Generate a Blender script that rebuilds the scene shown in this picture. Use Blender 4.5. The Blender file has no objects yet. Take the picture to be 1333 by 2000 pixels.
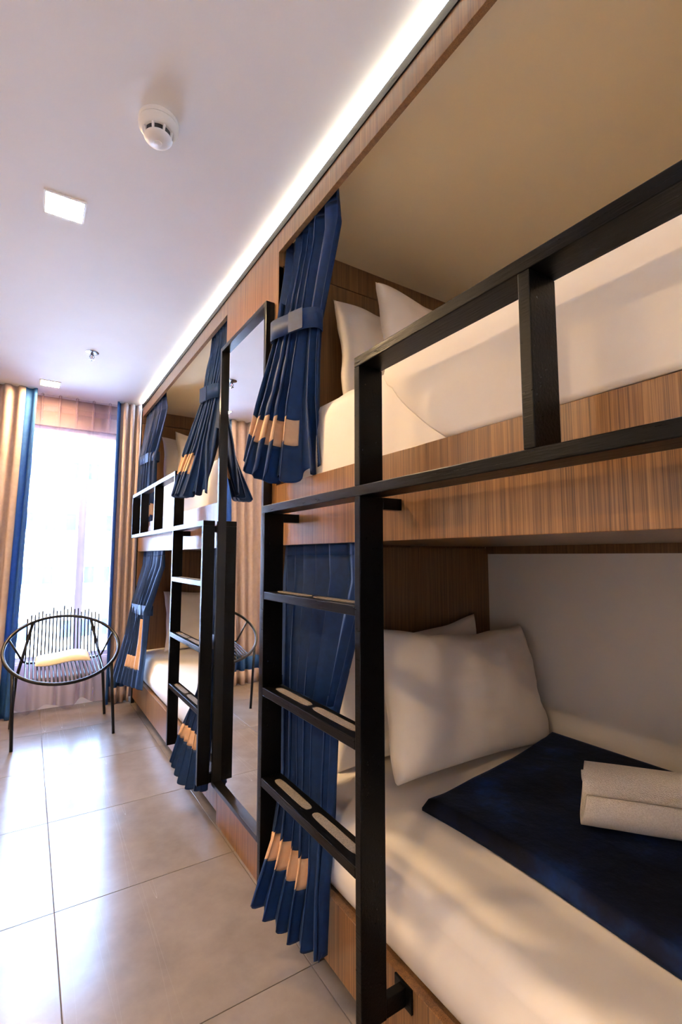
import bpy, bmesh, math, random
from mathutils import Vector, Matrix, noise
random.seed(7)
SC = bpy.context.scene
COL = SC.collection
PI = math.pi

# ------------------------------------------------------------------ camera
CAM_H = 1.215
F_PX = 944.0
cd = bpy.data.cameras.new('camera')
cd.sensor_fit = 'VERTICAL'; cd.sensor_height = 36.0; cd.lens = F_PX / 2000.0 * 36.0
cd.clip_start = 0.02; cd.clip_end = 300
cam = bpy.data.objects.new('camera', cd); COL.objects.link(cam)
TH = math.atan(86.0 / F_PX); PSI = math.atan(611.5 * math.cos(TH) / F_PX)
cam.location = (0, 0, CAM_H)
cam.rotation_euler = (PI / 2 + TH, 0, -PSI)
SC.camera = cam

# ------------------------------------------------------------------ world, sun, exposure
W = bpy.data.worlds.new('world'); SC.world = W; W.use_nodes = True
bg = W.node_tree.nodes['Background']
bg.inputs[0].default_value = (0.38, 0.60, 1.0, 1); bg.inputs[1].default_value = 52.0
sd = bpy.data.lights.new('sun', 'SUN'); sd.energy = 22.0; sd.angle = 0.01; sd.color = (1, 0.96, 0.9)
sun = bpy.data.objects.new('sun', sd); COL.objects.link(sun)
sun.rotation_euler = (math.radians(50), 0, math.radians(25))     # travels towards +Y: lights the house opposite only
pd = bpy.data.lights.new('window_portal', 'AREA'); pd.shape = 'RECTANGLE'; pd.size = 1.1; pd.size_y = 1.95
pd.cycles.is_portal = True
portal = bpy.data.objects.new('window_portal', pd); COL.objects.link(portal)
portal.location = (0.1, 4.80, 1.34); portal.rotation_euler = (-PI / 2, 0, 0)
SC.view_settings.view_transform = 'Standard'; SC.view_settings.look = 'None'
SC.view_settings.exposure = 0.80; SC.view_settings.gamma = 1.0
SC.view_settings.use_curve_mapping = False
try:
    SC.cycles.use_denoising = True
    SC.cycles.denoiser = 'OPENIMAGEDENOISE'
    SC.cycles.max_bounces = 8; SC.cycles.diffuse_bounces = 5; SC.cycles.glossy_bounces = 5
    SC.cycles.transparent_max_bounces = 10; SC.cycles.transmission_bounces = 6
    SC.cycles.use_adaptive_sampling = True; SC.cycles.adaptive_threshold = 0.05
    SC.cycles.sample_clamp_indirect = 8.0
    SC.cycles.caustics_reflective = False; SC.cycles.caustics_refractive = False
except Exception:
    pass

LAMP_COL = (1.0, 0.67, 0.35); LAMP_STR = 455.0
LED_COL = (1.0, 0.82, 0.58); LED_STR = 130.0

# ------------------------------------------------------------------ materials
def srgb(r, g, b):
    f = lambda c: (c / 255 / 12.92) if c / 255 <= 0.04045 else ((c / 255 + 0.055) / 1.055) ** 2.4
    return (f(r), f(g), f(b), 1)

def base_mat(name, col, rough=0.5, metal=0.0, spec=0.5):
    m = bpy.data.materials.new(name); m.use_nodes = True
    b = m.node_tree.nodes['Principled BSDF']
    b.inputs['Base Color'].default_value = col; b.inputs['Roughness'].default_value = rough
    b.inputs['Metallic'].default_value = metal; b.inputs['Specular IOR Level'].default_value = spec
    return m, m.node_tree, b

def coords(nt, scale, per_object=True):
    tc = nt.nodes.new('ShaderNodeTexCoord'); mp = nt.nodes.new('ShaderNodeMapping')
    mp.inputs['Scale'].default_value = scale
    nt.links.new(tc.outputs['Object'], mp.inputs['Vector'])
    if per_object:
        oi = nt.nodes.new('ShaderNodeObjectInfo'); mul = nt.nodes.new('ShaderNodeMath'); mul.operation = 'MULTIPLY'
        mul.inputs[1].default_value = 37.0
        nt.links.new(oi.outputs['Random'], mul.inputs[0])
        cx = nt.nodes.new('ShaderNodeCombineXYZ')
        for i in range(3): nt.links.new(mul.outputs[0], cx.inputs[i])
        nt.links.new(cx.outputs[0], mp.inputs['Location'])
    return mp.outputs['Vector']

def noise_node(nt, vec, scale, detail=4, rough=0.55):
    n = nt.nodes.new('ShaderNodeTexNoise'); n.inputs['Scale'].default_value = scale
    n.inputs['Detail'].default_value = detail; n.inputs['Roughness'].default_value = rough
    nt.links.new(vec, n.inputs['Vector']); return n

def ramp(nt, src, stops):
    r = nt.nodes.new('ShaderNodeValToRGB'); e = r.color_ramp.elements
    e[0].position, e[0].color = stops[0]; e[1].position, e[1].color = stops[-1]
    for p, c in stops[1:-1]:
        k = e.new(p); k.color = c
    nt.links.new(src, r.inputs['Fac']); return r

def bump(nt, b, src, strength, dist=0.01):
    n = nt.nodes.new('ShaderNodeBump'); n.inputs['Strength'].default_value = strength
    n.inputs['Distance'].default_value = dist
    nt.links.new(src, n.inputs['Height']); nt.links.new(n.outputs[0], b.inputs['Normal']); return n

def mat_noise(name, c1, c2, scale, rough=0.5, bump_s=0.0, bump_scale=None, bump_d=0.005, stretch=(1, 1, 1), spec=0.5, detail=4, sheen=0.0):
    m, nt, b = base_mat(name, c1, rough, 0, spec)
    v = coords(nt, stretch)
    n = noise_node(nt, v, scale, detail)
    r = ramp(nt, n.outputs['Fac'], [(0.35, c1), (0.65, c2)])
    nt.links.new(r.outputs[0], b.inputs['Base Color'])
    if bump_s:
        n2 = noise_node(nt, v, bump_scale or scale * 4, 3)
        bump(nt, b, n2.outputs['Fac'], bump_s, bump_d)
    if sheen:
        b.inputs['Sheen Weight'].default_value = sheen; b.inputs['Sheen Roughness'].default_value = 0.4
    return m

def wood_mat(name, dark, mid, light, rough=0.34):
    m, nt, b = base_mat(name, mid, rough)
    v1 = coords(nt, (70, 70, 0.6)); n1 = noise_node(nt, v1, 1.0, 3, 0.5)
    v2 = coords(nt, (400, 400, 3.0)); n2 = noise_node(nt, v2, 1.0, 3, 0.65)
    mx = nt.nodes.new('ShaderNodeMath'); mx.operation = 'MULTIPLY_ADD'; mx.inputs[1].default_value = 0.70
    m2 = nt.nodes.new('ShaderNodeMath'); m2.operation = 'MULTIPLY'; m2.inputs[1].default_value = 0.30
    nt.links.new(n2.outputs['Fac'], mx.inputs[0]); nt.links.new(n1.outputs['Fac'], m2.inputs[0]); nt.links.new(m2.outputs[0], mx.inputs[2])
    r = ramp(nt, mx.outputs[0], [(0.33, dark), (0.5, mid), (0.66, light)])
    nt.links.new(r.outputs[0], b.inputs['Base Color'])
    bump(nt, b, n2.outputs['Fac'], 0.12, 0.002)
    return m

M = {}
M['wood'] = wood_mat('oak_laminate', srgb(66, 40, 19), srgb(123, 84, 45), srgb(152, 110, 65))
M['wood_end'] = wood_mat('oak_laminate_end', srgb(68, 44, 23), srgb(116, 81, 47), srgb(140, 103, 64))
M['wood_dark'] = wood_mat('dark_walnut_panel', srgb(46, 32, 22), srgb(62, 44, 30), srgb(76, 56, 40))
M['plaster'] = mat_noise('white_plaster', srgb(240, 239, 239), srgb(243, 242, 242), 3, 0.7, 0.06, 160, 0.003)
M['cream'] = mat_noise('cream_paint', srgb(226, 224, 222), srgb(230, 228, 226), 3, 0.65, 0.05, 120, 0.003)
M['taupe'] = mat_noise('taupe_paint', srgb(126, 106, 102), srgb(132, 112, 108), 3, 0.7, 0.05, 120, 0.003)
M['beige_ceiling'] = mat_noise('beige_paint', srgb(242, 224, 182), srgb(245, 228, 188), 2, 0.7, 0.04, 120, 0.003)
M['bunk_wall'] = mat_noise('grey_beige_paint', srgb(230, 222, 210), srgb(234, 226, 214), 2, 0.7, 0.05, 140, 0.003)
M['grout'] = mat_noise('grout', srgb(120, 106, 92), srgb(104, 92, 80), 30, 0.85)
M['dark_profile'] = mat_noise('dark_profile', srgb(22, 19, 17), srgb(27, 24, 21), 20, 0.6, spec=0.1)

# floor tile: polished, mottled, lightly scratched
def tile_mat():
    m, nt, b = base_mat('polished_tile', srgb(158, 140, 120), 0.16, 0, 0.40)
    v = coords(nt, (1, 1, 1)); n = noise_node(nt, v, 5, 6, 0.65)
    r = ramp(nt, n.outputs['Fac'], [(0.3, srgb(112, 101, 91)), (0.7, srgb(130, 118, 107))])
    nt.links.new(r.outputs[0], b.inputs['Base Color'])
    n2 = noise_node(nt, v, 2.2, 4, 0.6)
    mr = nt.nodes.new('ShaderNodeMapRange'); mr.inputs[1].default_value = 0.3; mr.inputs[2].default_value = 0.7
    mr.inputs[3].default_value = 0.17; mr.inputs[4].default_value = 0.27
    nt.links.new(n2.outputs['Fac'], mr.inputs[0])
    # scratches: thin contour lines of stretched noises
    acc = None
    for ang, sc_ in ((0.35, 0.9), (1.9, 0.8)):
        tc = nt.nodes.new('ShaderNodeTexCoord'); mp = nt.nodes.new('ShaderNodeMapping')
        mp.inputs['Rotation'].default_value = (0, 0, ang); mp.inputs['Scale'].default_value = (sc_ * 22, sc_, 1)
        mp.inputs['Location'].default_value = (ang * 5, sc_ * 3, 0)
        nt.links.new(tc.outputs['Object'], mp.inputs['Vector'])
        nn = noise_node(nt, mp.outputs['Vector'], 1.0, 0)
        s = nt.nodes.new('ShaderNodeMath'); s.operation = 'SUBTRACT'; s.inputs[1].default_value = 0.70
        a = nt.nodes.new('ShaderNodeMath'); a.operation = 'ABSOLUTE'
        c = nt.nodes.new('ShaderNodeMath'); c.operation = 'LESS_THAN'; c.inputs[1].default_value = 0.0016
        nt.links.new(nn.outputs['Fac'], s.inputs[0]); nt.links.new(s.outputs[0], a.inputs[0]); nt.links.new(a.outputs[0], c.inputs[0])
        if acc is None: acc = c.outputs[0]
        else:
            mxx = nt.nodes.new('ShaderNodeMath'); mxx.operation = 'MAXIMUM'
            nt.links.new(acc, mxx.inputs[0]); nt.links.new(c.outputs[0], mxx.inputs[1]); acc = mxx.outputs[0]
    ad = nt.nodes.new('ShaderNodeMath'); ad.operation = 'MULTIPLY_ADD'; ad.inputs[1].default_value = 0.12
    nt.links.new(acc, ad.inputs[0]); nt.links.new(mr.outputs[0], ad.inputs[2])
    nt.links.new(ad.outputs[0], b.inputs['Roughness'])
    return m
M['tile'] = tile_mat()

def black_mat():
    m, nt, b = base_mat('black_brushed_paint', srgb(6, 6, 7), 0.3, 0, 0.12)
    tc = nt.nodes.new('ShaderNodeTexCoord')
    mp = nt.nodes.new('ShaderNodeMapping'); mp.inputs['Scale'].default_value = (160, 14, 160)
    nt.links.new(tc.outputs['Object'], mp.inputs['Vector'])
    n = noise_node(nt, mp.outputs['Vector'], 1.0, 4, 0.6)
    bump(nt, b, n.outputs['Fac'], 0.35, 0.002)
    mr = nt.nodes.new('ShaderNodeMapRange'); mr.inputs[3].default_value = 0.2; mr.inputs[4].default_value = 0.42
    nt.links.new(n.outputs['Fac'], mr.inputs[0]); nt.links.new(mr.outputs[0], b.inputs['Roughness'])
    return m
M['black'] = black_mat()
M['black_smooth'] = mat_noise('black_satin_metal', srgb(7, 7, 8), srgb(9, 9, 10), 20, 0.3, spec=0.3)
M['grip'] = mat_noise('grey_grip_tape', srgb(120, 112, 104), srgb(92, 86, 80), 300, 0.8, 0.3, 500, 0.002)
M['sheet'] = mat_noise('white_cotton', srgb(220, 212, 203), srgb(224, 217, 209), 6, 0.75, 0.10, 9, 0.02, sheen=0.15)
M['pillowcase'] = mat_noise('pillow_cotton', srgb(236, 227, 214), srgb(240, 232, 220), 6, 0.75, 0.16, 9, 0.02, sheen=0.15)
M['navy'] = mat_noise('navy_satin_cloth', srgb(0, 34, 74), srgb(2, 41, 84), 40, 0.62, 0.05, 400, 0.002, spec=0.3, sheen=0.03)
M['band'] = mat_noise('tan_band_cloth', srgb(196, 156, 118), srgb(204, 164, 126), 40, 0.6, 0.05, 400, 0.002)
def cloth_translucent(name, c1, c2, f):
    m = mat_noise(name, c1, c2, 30, 0.8, 0.05, 300, 0.002); nt = m.node_tree
    b = nt.nodes['Principled BSDF']; tl = nt.nodes.new('ShaderNodeBsdfTranslucent'); tl.inputs[0].default_value = c2
    mx = nt.nodes.new('ShaderNodeMixShader'); mx.inputs[0].default_value = f
    nt.links.new(b.outputs[0], mx.inputs[1]); nt.links.new(tl.outputs[0], mx.inputs[2])
    nt.links.new(mx.outputs[0], nt.nodes['Material Output'].inputs[0]); return m
M['drape_beige'] = cloth_translucent('beige_drape_cloth', srgb(180, 158, 146), srgb(188, 166, 154), 0.06)
M['drape_blue'] = cloth_translucent('blue_drape_cloth', srgb(34, 82, 136), srgb(42, 92, 150), 0.22)
M['towel'] = mat_noise('terry_cloth', srgb(214, 204, 194), srgb(232, 224, 216), 260, 0.95, 0.9, 420, 0.006, sheen=0.4)
M['cushion'] = mat_noise('cream_cushion_cloth', srgb(226, 206, 170), srgb(232, 213, 180), 30, 0.8, 0.1, 200, 0.003)
M['white_plastic'] = mat_noise('white_plastic', srgb(232, 226, 218), srgb(235, 230, 222), 5, 0.35)
M['chrome'] = base_mat('chrome', srgb(120, 120, 126), 0.2, 1.0)[0]
M['vent'] = base_mat('dark_vent', srgb(18, 18, 22), 0.6)[0]
M['alu'] = mat_noise('grey_window_frame', srgb(190, 194, 200), srgb(198, 202, 208), 10, 0.4)
M['facade'] = mat_noise('white_facade', srgb(226, 226, 226), srgb(232, 232, 232), 1, 0.8)
M['facade_glass'] = mat_noise('facade_window_glass', srgb(26, 40, 62), srgb(32, 46, 70), 1, 0.5, spec=0.05)

def velvet_mat():
    m, nt, b = base_mat('navy_velvet', srgb(8, 18, 44), 0.75, 0, 0.15)
    v = coords(nt, (1, 1, 1)); n = noise_node(nt, v, 5.5, 5, 0.62)
    r = ramp(nt, n.outputs['Fac'], [(0.42, srgb(4, 8, 22)), (0.56, srgb(7, 17, 42)), (0.72, srgb(16, 42, 88))])
    nt.links.new(r.outputs[0], b.inputs['Base Color'])
    b.inputs['Sheen Weight'].default_value = 0.18; b.inputs['Sheen Roughness'].default_value = 0.35
    b.inputs['Sheen Tint'].default_value = srgb(70, 110, 190)
    bump(nt, b, n.outputs['Fac'], 0.5, 0.02)
    return m
M['velvet'] = velvet_mat()

def emit_mat(name, col, s):
    m = bpy.data.materials.new(name); m.use_nodes = True; nt = m.node_tree
    nt.nodes.remove(nt.nodes['Principled BSDF'])
    e = nt.nodes.new('ShaderNodeEmission'); e.inputs[0].default_value = (*col, 1); e.inputs[1].default_value = s
    nt.links.new(e.outputs[0], nt.nodes['Material Output'].inputs[0]); return m
M['lamp'] = emit_mat('lamp_diffuser', LAMP_COL, LAMP_STR)
M['led'] = emit_mat('led_tape', LED_COL, LED_STR)

def mirror_mat():
    m, nt, b = base_mat('mirror_silver', (0.9, 0.91, 0.92, 1), 0.01, 1.0); return m
M['mirror'] = mirror_mat()

def sheer_mat():
    m = bpy.data.materials.new('sheer_voile'); m.use_nodes = True; nt = m.node_tree
    nt.nodes.remove(nt.nodes['Principled BSDF'])
    out = nt.nodes['Material Output']
    tr = nt.nodes.new('ShaderNodeBsdfTransparent'); tr.inputs[0].default_value = (0.98, 0.97, 1.0, 1)
    tl = nt.nodes.new('ShaderNodeBsdfTranslucent'); tl.inputs[0].default_value = srgb(176, 150, 168)
    df = nt.nodes.new('ShaderNodeBsdfDiffuse'); df.inputs[0].default_value = srgb(160, 134, 150)
    m1 = nt.nodes.new('ShaderNodeMixShader'); m1.inputs[0].default_value = 0.5
    nt.links.new(tl.outputs[0], m1.inputs[1]); nt.links.new(df.outputs[0], m1.inputs[2])
    # a woven voile lets less light through where it is seen edge-on (pleats)
    lw = nt.nodes.new('ShaderNodeLayerWeight'); lw.inputs[0].default_value = 0.35
    mr = nt.nodes.new('ShaderNodeMapRange'); mr.inputs[3].default_value = 0.20; mr.inputs[4].default_value = 0.95
    nt.links.new(lw.outputs['Facing'], mr.inputs[0])
    m2 = nt.nodes.new('ShaderNodeMixShader')
    nt.links.new(mr.outputs[0], m2.inputs[0]); nt.links.new(tr.outputs[0], m2.inputs[1]); nt.links.new(m1.outputs[0], m2.inputs[2])
    nt.links.new(m2.outputs[0], out.inputs[0]); return m
M['sheer'] = sheer_mat()

def glass_mat():
    m = bpy.data.materials.new('window_glass'); m.use_nodes = True; nt = m.node_tree
    nt.nodes.remove(nt.nodes['Principled BSDF']); out = nt.nodes['Material Output']
    tr = nt.nodes.new('ShaderNodeBsdfTransparent'); tr.inputs[0].default_value = (0.95, 0.97, 0.98, 1)
    gl = nt.nodes.new('ShaderNodeBsdfGlossy'); gl.inputs['Roughness'].default_value = 0.02
    fr = nt.nodes.new('ShaderNodeFresnel'); fr.inputs[0].default_value = 1.35
    mx = nt.nodes.new('ShaderNodeMixShader')
    nt.links.new(fr.outputs[0], mx.inputs[0]); nt.links.new(tr.outputs[0], mx.inputs[1]); nt.links.new(gl.outputs[0], mx.inputs[2])
    nt.links.new(mx.outputs[0], out.inputs[0]); return m
M['glass'] = glass_mat()

# ------------------------------------------------------------------ helpers
def wloc(o):
    v = Vector((0, 0, 0))
    while o is not None:
        v += o.location; o = o.parent
    return v

def tag(o, label=None, cat=None, group=None, kind=None):
    if label: o['label'] = label
    if cat: o['category'] = cat
    if group: o['group'] = group
    if kind: o['kind'] = kind
    return o

def empty(name, loc, label=None, cat=None, group=None, kind=None):
    o = bpy.data.objects.new(name, None); COL.objects.link(o); o.location = loc
    o.empty_display_size = 0.05
    return tag(o, label, cat, group, kind)

def mesh_obj(name, verts, faces, mat, parent=None, smooth=False, solid=0.0, solid_off=0.0):
    """verts in world coordinates; origin goes to the bounding-box centre"""
    lo = [min(v[i] for v in verts) for i in range(3)]; hi = [max(v[i] for v in verts) for i in range(3)]
    c = Vector([(lo[i] + hi[i]) / 2 for i in range(3)])
    me = bpy.data.meshes.new(name)
    me.from_pydata([tuple(Vector(v) - c) for v in verts], [], faces)
    bm = bmesh.new(); bm.from_mesh(me); bmesh.ops.recalc_face_normals(bm, faces=bm.faces); bm.to_mesh(me); bm.free()
    if smooth:
        for p in me.polygons: p.use_smooth = True
    me.materials.append(mat)
    o = bpy.data.objects.new(name, me); COL.objects.link(o)
    if parent is not None:
        o.parent = parent; o.location = c - wloc(parent)
    else:
        o.location = c
    if solid:
        s = o.modifiers.new('thickness', 'SOLIDIFY'); s.thickness = solid; s.offset = solid_off
    return o

def box_data(x0, x1, y0, y1, z0, z1):
    v = [(x0, y0, z0), (x1, y0, z0), (x1, y1, z0), (x0, y1, z0), (x0, y0, z1), (x1, y0, z1), (x1, y1, z1), (x0, y1, z1)]
    f = [(0, 3, 2, 1), (4, 5, 6, 7), (0, 1, 5, 4), (1, 2, 6, 5), (2, 3, 7, 6), (3, 0, 4, 7)]
    return v, f

def box(name, x0, x1, y0, y1, z0, z1, mat, parent=None, bev=0.0):
    v, f = box_data(x0, x1, y0, y1, z0, z1)
    o = mesh_obj(name, v, f, mat, parent)
    if bev:
        bm = bmesh.new(); bm.from_mesh(o.data)
        bmesh.ops.bevel(bm, geom=bm.edges[:], offset=bev, segments=2, affect='EDGES', profile=0.5)
        bm.to_mesh(o.data); bm.free()
    return o

def tube_data(pts, r, seg=8, closed=False, cap=True):
    pts = [Vector(p) for p in pts]; n = len(pts); V = []; Fc = []
    radii = r if isinstance(r, (list, tuple)) else [r] * n
    prev = None
    for i in range(n):
        if closed: t = (pts[(i + 1) % n] - pts[i - 1]).normalized()
        else: t = (pts[min(i + 1, n - 1)] - pts[max(i - 1, 0)]).normalized()
        if prev is None:
            a = Vector((0, 0, 1)) if abs(t.z) < 0.9 else Vector((1, 0, 0))
            nrm = (a - t * a.dot(t)).normalized()
        else:
            nrm = (prev - t * prev.dot(t)).normalized()
        prev = nrm; bn = t.cross(nrm)
        for k in range(seg):
            a = 2 * PI * k / seg
            V.append(pts[i] + (nrm * math.cos(a) + bn * math.sin(a)) * radii[i])
    for i in range(n if closed else n - 1):
        j = (i + 1) % n
        for k in range(seg):
            k2 = (k + 1) % seg
            Fc.append((i * seg + k, i * seg + k2, j * seg + k2, j * seg + k))
    if cap and not closed:
        Fc.append(tuple(range(seg))[::-1]); Fc.append(tuple((n - 1) * seg + k for k in range(seg)))
    return V, Fc

def tube(name, pts, r, mat, parent=None, seg=8, closed=False):
    V, Fc = tube_data(pts, r, seg, closed)
    return mesh_obj(name, V, Fc, mat, parent, smooth=True)

def lathe(name, prof, centre, mat, parent=None, seg=40):
    """prof: list of (radius, z offset)"""
    V = []; Fc = []; c = Vector(centre)
    for r, z in prof:
        for k in range(seg):
            a = 2 * PI * k / seg; V.append(c + Vector((r * math.cos(a), r * math.sin(a), z)))
    n = len(prof)
    for i in range(n - 1):
        for k in range(seg):
            k2 = (k + 1) % seg
            Fc.append((i * seg + k, i * seg + k2, (i + 1) * seg + k2, (i + 1) * seg + k))
    Fc.append(tuple(range(seg))); Fc.append(tuple((n - 1) * seg + k for k in range(seg)))
    o = mesh_obj(name, V, Fc, mat, parent, smooth=True)
    m = o.modifiers.new('edges', 'EDGE_SPLIT'); m.split_angle = math.radians(40)
    return o

def lerp(a, b, t): return a + (b - a) * t
def sstep(t): t = max(0.0, min(1.0, t)); return t * t * (3 - 2 * t)

def poly_at(pts, u):
    """Catmull-Rom through control points, u in 0..1"""
    n = len(pts) - 1
    if n == 1: return Vector(pts[0]).lerp(Vector(pts[1]), u)
    x = u * n; i = min(int(x), n - 1); t = x - i
    p = [Vector(pts[max(0, min(n, i + k))]) for k in (-1, 0, 1, 2)]
    return 0.5 * ((2 * p[1]) + (-p[0] + p[2]) * t + (2 * p[0] - 5 * p[1] + 4 * p[2] - p[3]) * t * t + (-p[0] + 3 * p[1] - 3 * p[2] + p[3]) * t ** 3)

# ------------------------------------------------------------------ the setting
FX = 0.78            # plane of the bunk fronts
BX = 1.965           # back wall of the bunks
CEIL = 2.545
WALL_Y = 4.64
LEFT_X = -2.20; REAR_Y = -1.35

floor = box('floor', LEFT_X, BX, REAR_Y, WALL_Y, -0.12, -0.004, M['grout'])
tag(floor, 'brown grey polished floor with large square tiles', kind='structure')
gx = [LEFT_X, -1.770, -1.135, -0.500, 0.135, 0.770, 1.0]
gy = [REAR_Y] + [1.356 + 0.664 * k for k in range(-4, 5)] + [WALL_Y]
tile_cache = {}
for i in range(len(gx) - 1):
    for j in range(len(gy) - 1):
        if gy[j + 1] - gy[j] < 0.02: continue
        j_ = 0.0013
        dx = gx[i + 1] - gx[i] - 2 * j_; dy = gy[j + 1] - gy[j] - 2 * j_
        key = (round(dx, 3), round(dy, 3))
        cx_, cy_ = (gx[i] + gx[i + 1]) / 2, (gy[j] + gy[j + 1]) / 2
        if key in tile_cache:
            t = tile_cache[key].copy(); COL.objects.link(t); t.parent = floor
            t.location = Vector((cx_, cy_, -0.006)) - wloc(floor)
        else:
            tile_cache[key] = box('tile', cx_ - dx / 2, cx_ + dx / 2, cy_ - dy / 2, cy_ + dy / 2, -0.012, 0.0, M['tile'], floor, 0.0008)

ceiling = box('ceiling', LEFT_X, FX + 0.002, REAR_Y, WALL_Y, CEIL, CEIL + 0.12, M['plaster'])
tag(ceiling, 'smooth white plaster ceiling of the dormitory', kind='structure')
wl = box('wall_left', LEFT_X - 0.12, LEFT_X, REAR_Y, WALL_Y, -0.1, CEIL + 0.12, M['cream']); tag(wl, kind='structure')
wr = box('wall_right', BX, BX + 0.12, REAR_Y, WALL_Y, -0.1, CEIL + 0.12, M['bunk_wall']); tag(wr, kind='structure')
wb = box('wall_rear', LEFT_X - 0.12, BX + 0.12, REAR_Y - 0.12, REAR_Y, -0.1, CEIL + 0.12, M['cream']); tag(wb, kind='structure')

# far wall with the window opening
WX0, WX1, WZ0, WZ1 = -0.46, 0.66, 0.36, 2.30
wf = empty('wall_far', (0, WALL_Y, 0), kind='structure')
box('wall_panel', LEFT_X - 0.12, WX0, WALL_Y, WALL_Y + 0.15, -0.1, CEIL + 0.12, M['taupe'], wf)
box('wall_panel', WX1, BX + 0.12, WALL_Y, WALL_Y + 0.15, -0.1, CEIL + 0.12, M['taupe'], wf)
box('wall_panel', WX0, WX1, WALL_Y, WALL_Y + 0.15, -0.1, WZ0, M['plaster'], wf)
box('wall_panel', WX0, WX1, WALL_Y, WALL_Y + 0.15, WZ1, CEIL + 0.12, M['taupe'], wf)
win = empty('window_1', (0.1, WALL_Y + 0.05, WZ0), kind='structure')
win['label'] = 'tall bright window with grey frame behind the sheer curtain'
fy0, fy1 = WALL_Y + 0.04, WALL_Y + 0.09
MULL = 0.375
box('frame_stile', WX0, WX0 + 0.05, fy0, fy1, WZ0, WZ1, M['alu'], win, 0.003)
box('frame_stile', WX1 - 0.05, WX1, fy0, fy1, WZ0, WZ1, M['alu'], win, 0.003)
box('frame_rail', WX0 + 0.05, WX1 - 0.05, fy0, fy1, WZ0, WZ0 + 0.05, M['alu'], win, 0.003)
box('frame_rail', WX0 + 0.05, WX1 - 0.05, fy0, fy1, WZ1 - 0.05, WZ1, M['alu'], win, 0.003)
box('mullion', MULL - 0.03, MULL + 0.03, fy0 - 0.005, fy1, WZ0 + 0.05, WZ1 - 0.05, M['alu'], win, 0.003)
box('pane', WX0 + 0.05, MULL - 0.03, fy0 + 0.02, fy0 + 0.026, WZ0 + 0.05, WZ1 - 0.05, M['glass'], win)
box('pane', MULL + 0.03, WX1 - 0.05, fy0 + 0.02, fy0 + 0.026, WZ0 + 0.05, WZ1 - 0.05, M['glass'], win)
box('window_sill', WX0, WX1, WALL_Y + 0.005, fy0, WZ0, WZ0 + 0.015, M['plaster'], win)

# wooden partition between the bunks that carries the mirror
NY1 = 1.665; FY0 = 2.26; BL = 2.13
NY0 = NY1 - BL; FY1 = FY0 + BL
wp = empty('wall_partition', (FX + 0.01, (NY1 + FY0) / 2, 0), kind='structure')
wp['label'] = 'narrow oak wall panel between the two bunks'
box('panel', FX, FX + 0.02, NY1 + 0.0, FY0, 0.176, 2.50, M['wood'], wp)
box('plinth_board', FX, FX + 0.02, NY1 + 0.0, FY0, 0.0, 0.172, M['wood'], wp)

# dark metal cove profile and the LED tape that it hides
tr1 = box('trim_1', FX - 0.004, FX + 0.002, REAR_Y + 0.02, FY1 + 0.02, 2.500, 2.532, M['dark_profile'])
tag(tr1, 'dark metal cove profile above the oak fascia', kind='structure')
tr2 = box('trim_2', FX - 0.004, FX + 0.08, FY1 + 0.0225, FY1 + 0.045, 0.0, 2.543, M['dark_profile'])
tag(tr2, 'dark upright filler strip between far bunk and window drape', kind='structure')
led = box('led_strip', FX + 0.003, FX + 0.013, REAR_Y + 0.05, FY1 - 0.02, 2.526, 2.531, M['led'])
tag(led, 'glowing warm white light strip running along the ceiling cove', 'light strip')

# ------------------------------------------------------------------ bunks
def bunk(y0, label):
    y1 = y0 + BL
    b = empty('bunk_bed', ((FX + BX) / 2, (y0 + y1) / 2, 0), label, 'bunk bed', 'built-in oak bunk beds')
    w = M['wood']; we = M['wood_end']
    box('base_board', FX, FX + 0.022, y0 + 0.002, y1 - 0.002, 0.052, 0.238, w, b, 0.0015)
    box('toe_kick', FX + 0.10, FX + 0.118, y0 + 0.002, y1 - 0.002, 0.0, 0.052, we, b)
    box('bed_deck', FX + 0.022, BX - 0.002, y0 + 0.002, y1 - 0.002, 0.205, 0.228, we, b)
    box('front_board', FX, FX + 0.03, y0 + 0.002, y1 - 0.002, 1.254, 1.482, w, b, 0.0015)
    box('bed_deck', FX + 0.03, BX - 0.002, y0 + 0.002, y1 - 0.002, 1.262, 1.285, we, b)
    box('wall_batten', BX - 0.02, BX - 0.002, y0 + 0.002, y1 - 0.002, 1.225, 1.262, we, b)
    fz = 2.420
    box('fascia', FX, FX + 0.02, y0, y1, fz, 2.500, w, b, 0.001)
    box('bunk_roof', FX + 0.02, BX - 0.002, y0 - 0.018, y1 + 0.022, 2.482, 2.500, M['beige_ceiling'], b)
    # head-end panel made of separate boards with shadow gaps
    g = 0.0022
    for (xa, xb) in ((FX + 0.001, FX + 0.075), (FX + 0.075, 1.225), (1.225, BX - 0.002)):
        box('end_board', xa + g / 2, xb - g / 2, y1, y1 + 0.018, 0.24, 1.253, we, b, 0.0008)
    for (xa, xb) in ((FX + 0.001, FX + 0.075), (FX + 0.075, BX - 0.002)):
        box('end_board', xa + g / 2, xb - g / 2, y1, y1 + 0.018, 1.26, 2.362, we, b, 0.0008)
    box('end_board', FX + 0.001, BX - 0.002, y1 + 0.0005, y1 + 0.018, 2.367, 2.481, we, b, 0.0008)
    box('end_backing', FX + 0.021, BX - 0.002, y1 + 0.018, y1 + 0.022, 0.0, 2.480, we, b)
    box('foot_panel', FX + 0.001, BX - 0.002, y0 - 0.018, y0 - 0.0005, 0.0, 2.480, we, b)
    for z in (2.418, 1.252):
        box('curtain_track', FX + 0.036, FX + 0.050, y0 + 0.01, y1 - 0.01, 1.2555 if z < 2 else z + 0.048, 1.2615 if z < 2 else 2.4815, M['white_plastic'], b)
    return b
bunk(NY0, 'near built-in oak bunk bed with navy velvet blanket on its lower berth')
bunk(FY0, 'far built-in oak bunk bed beside the window, behind the mirror')

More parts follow.
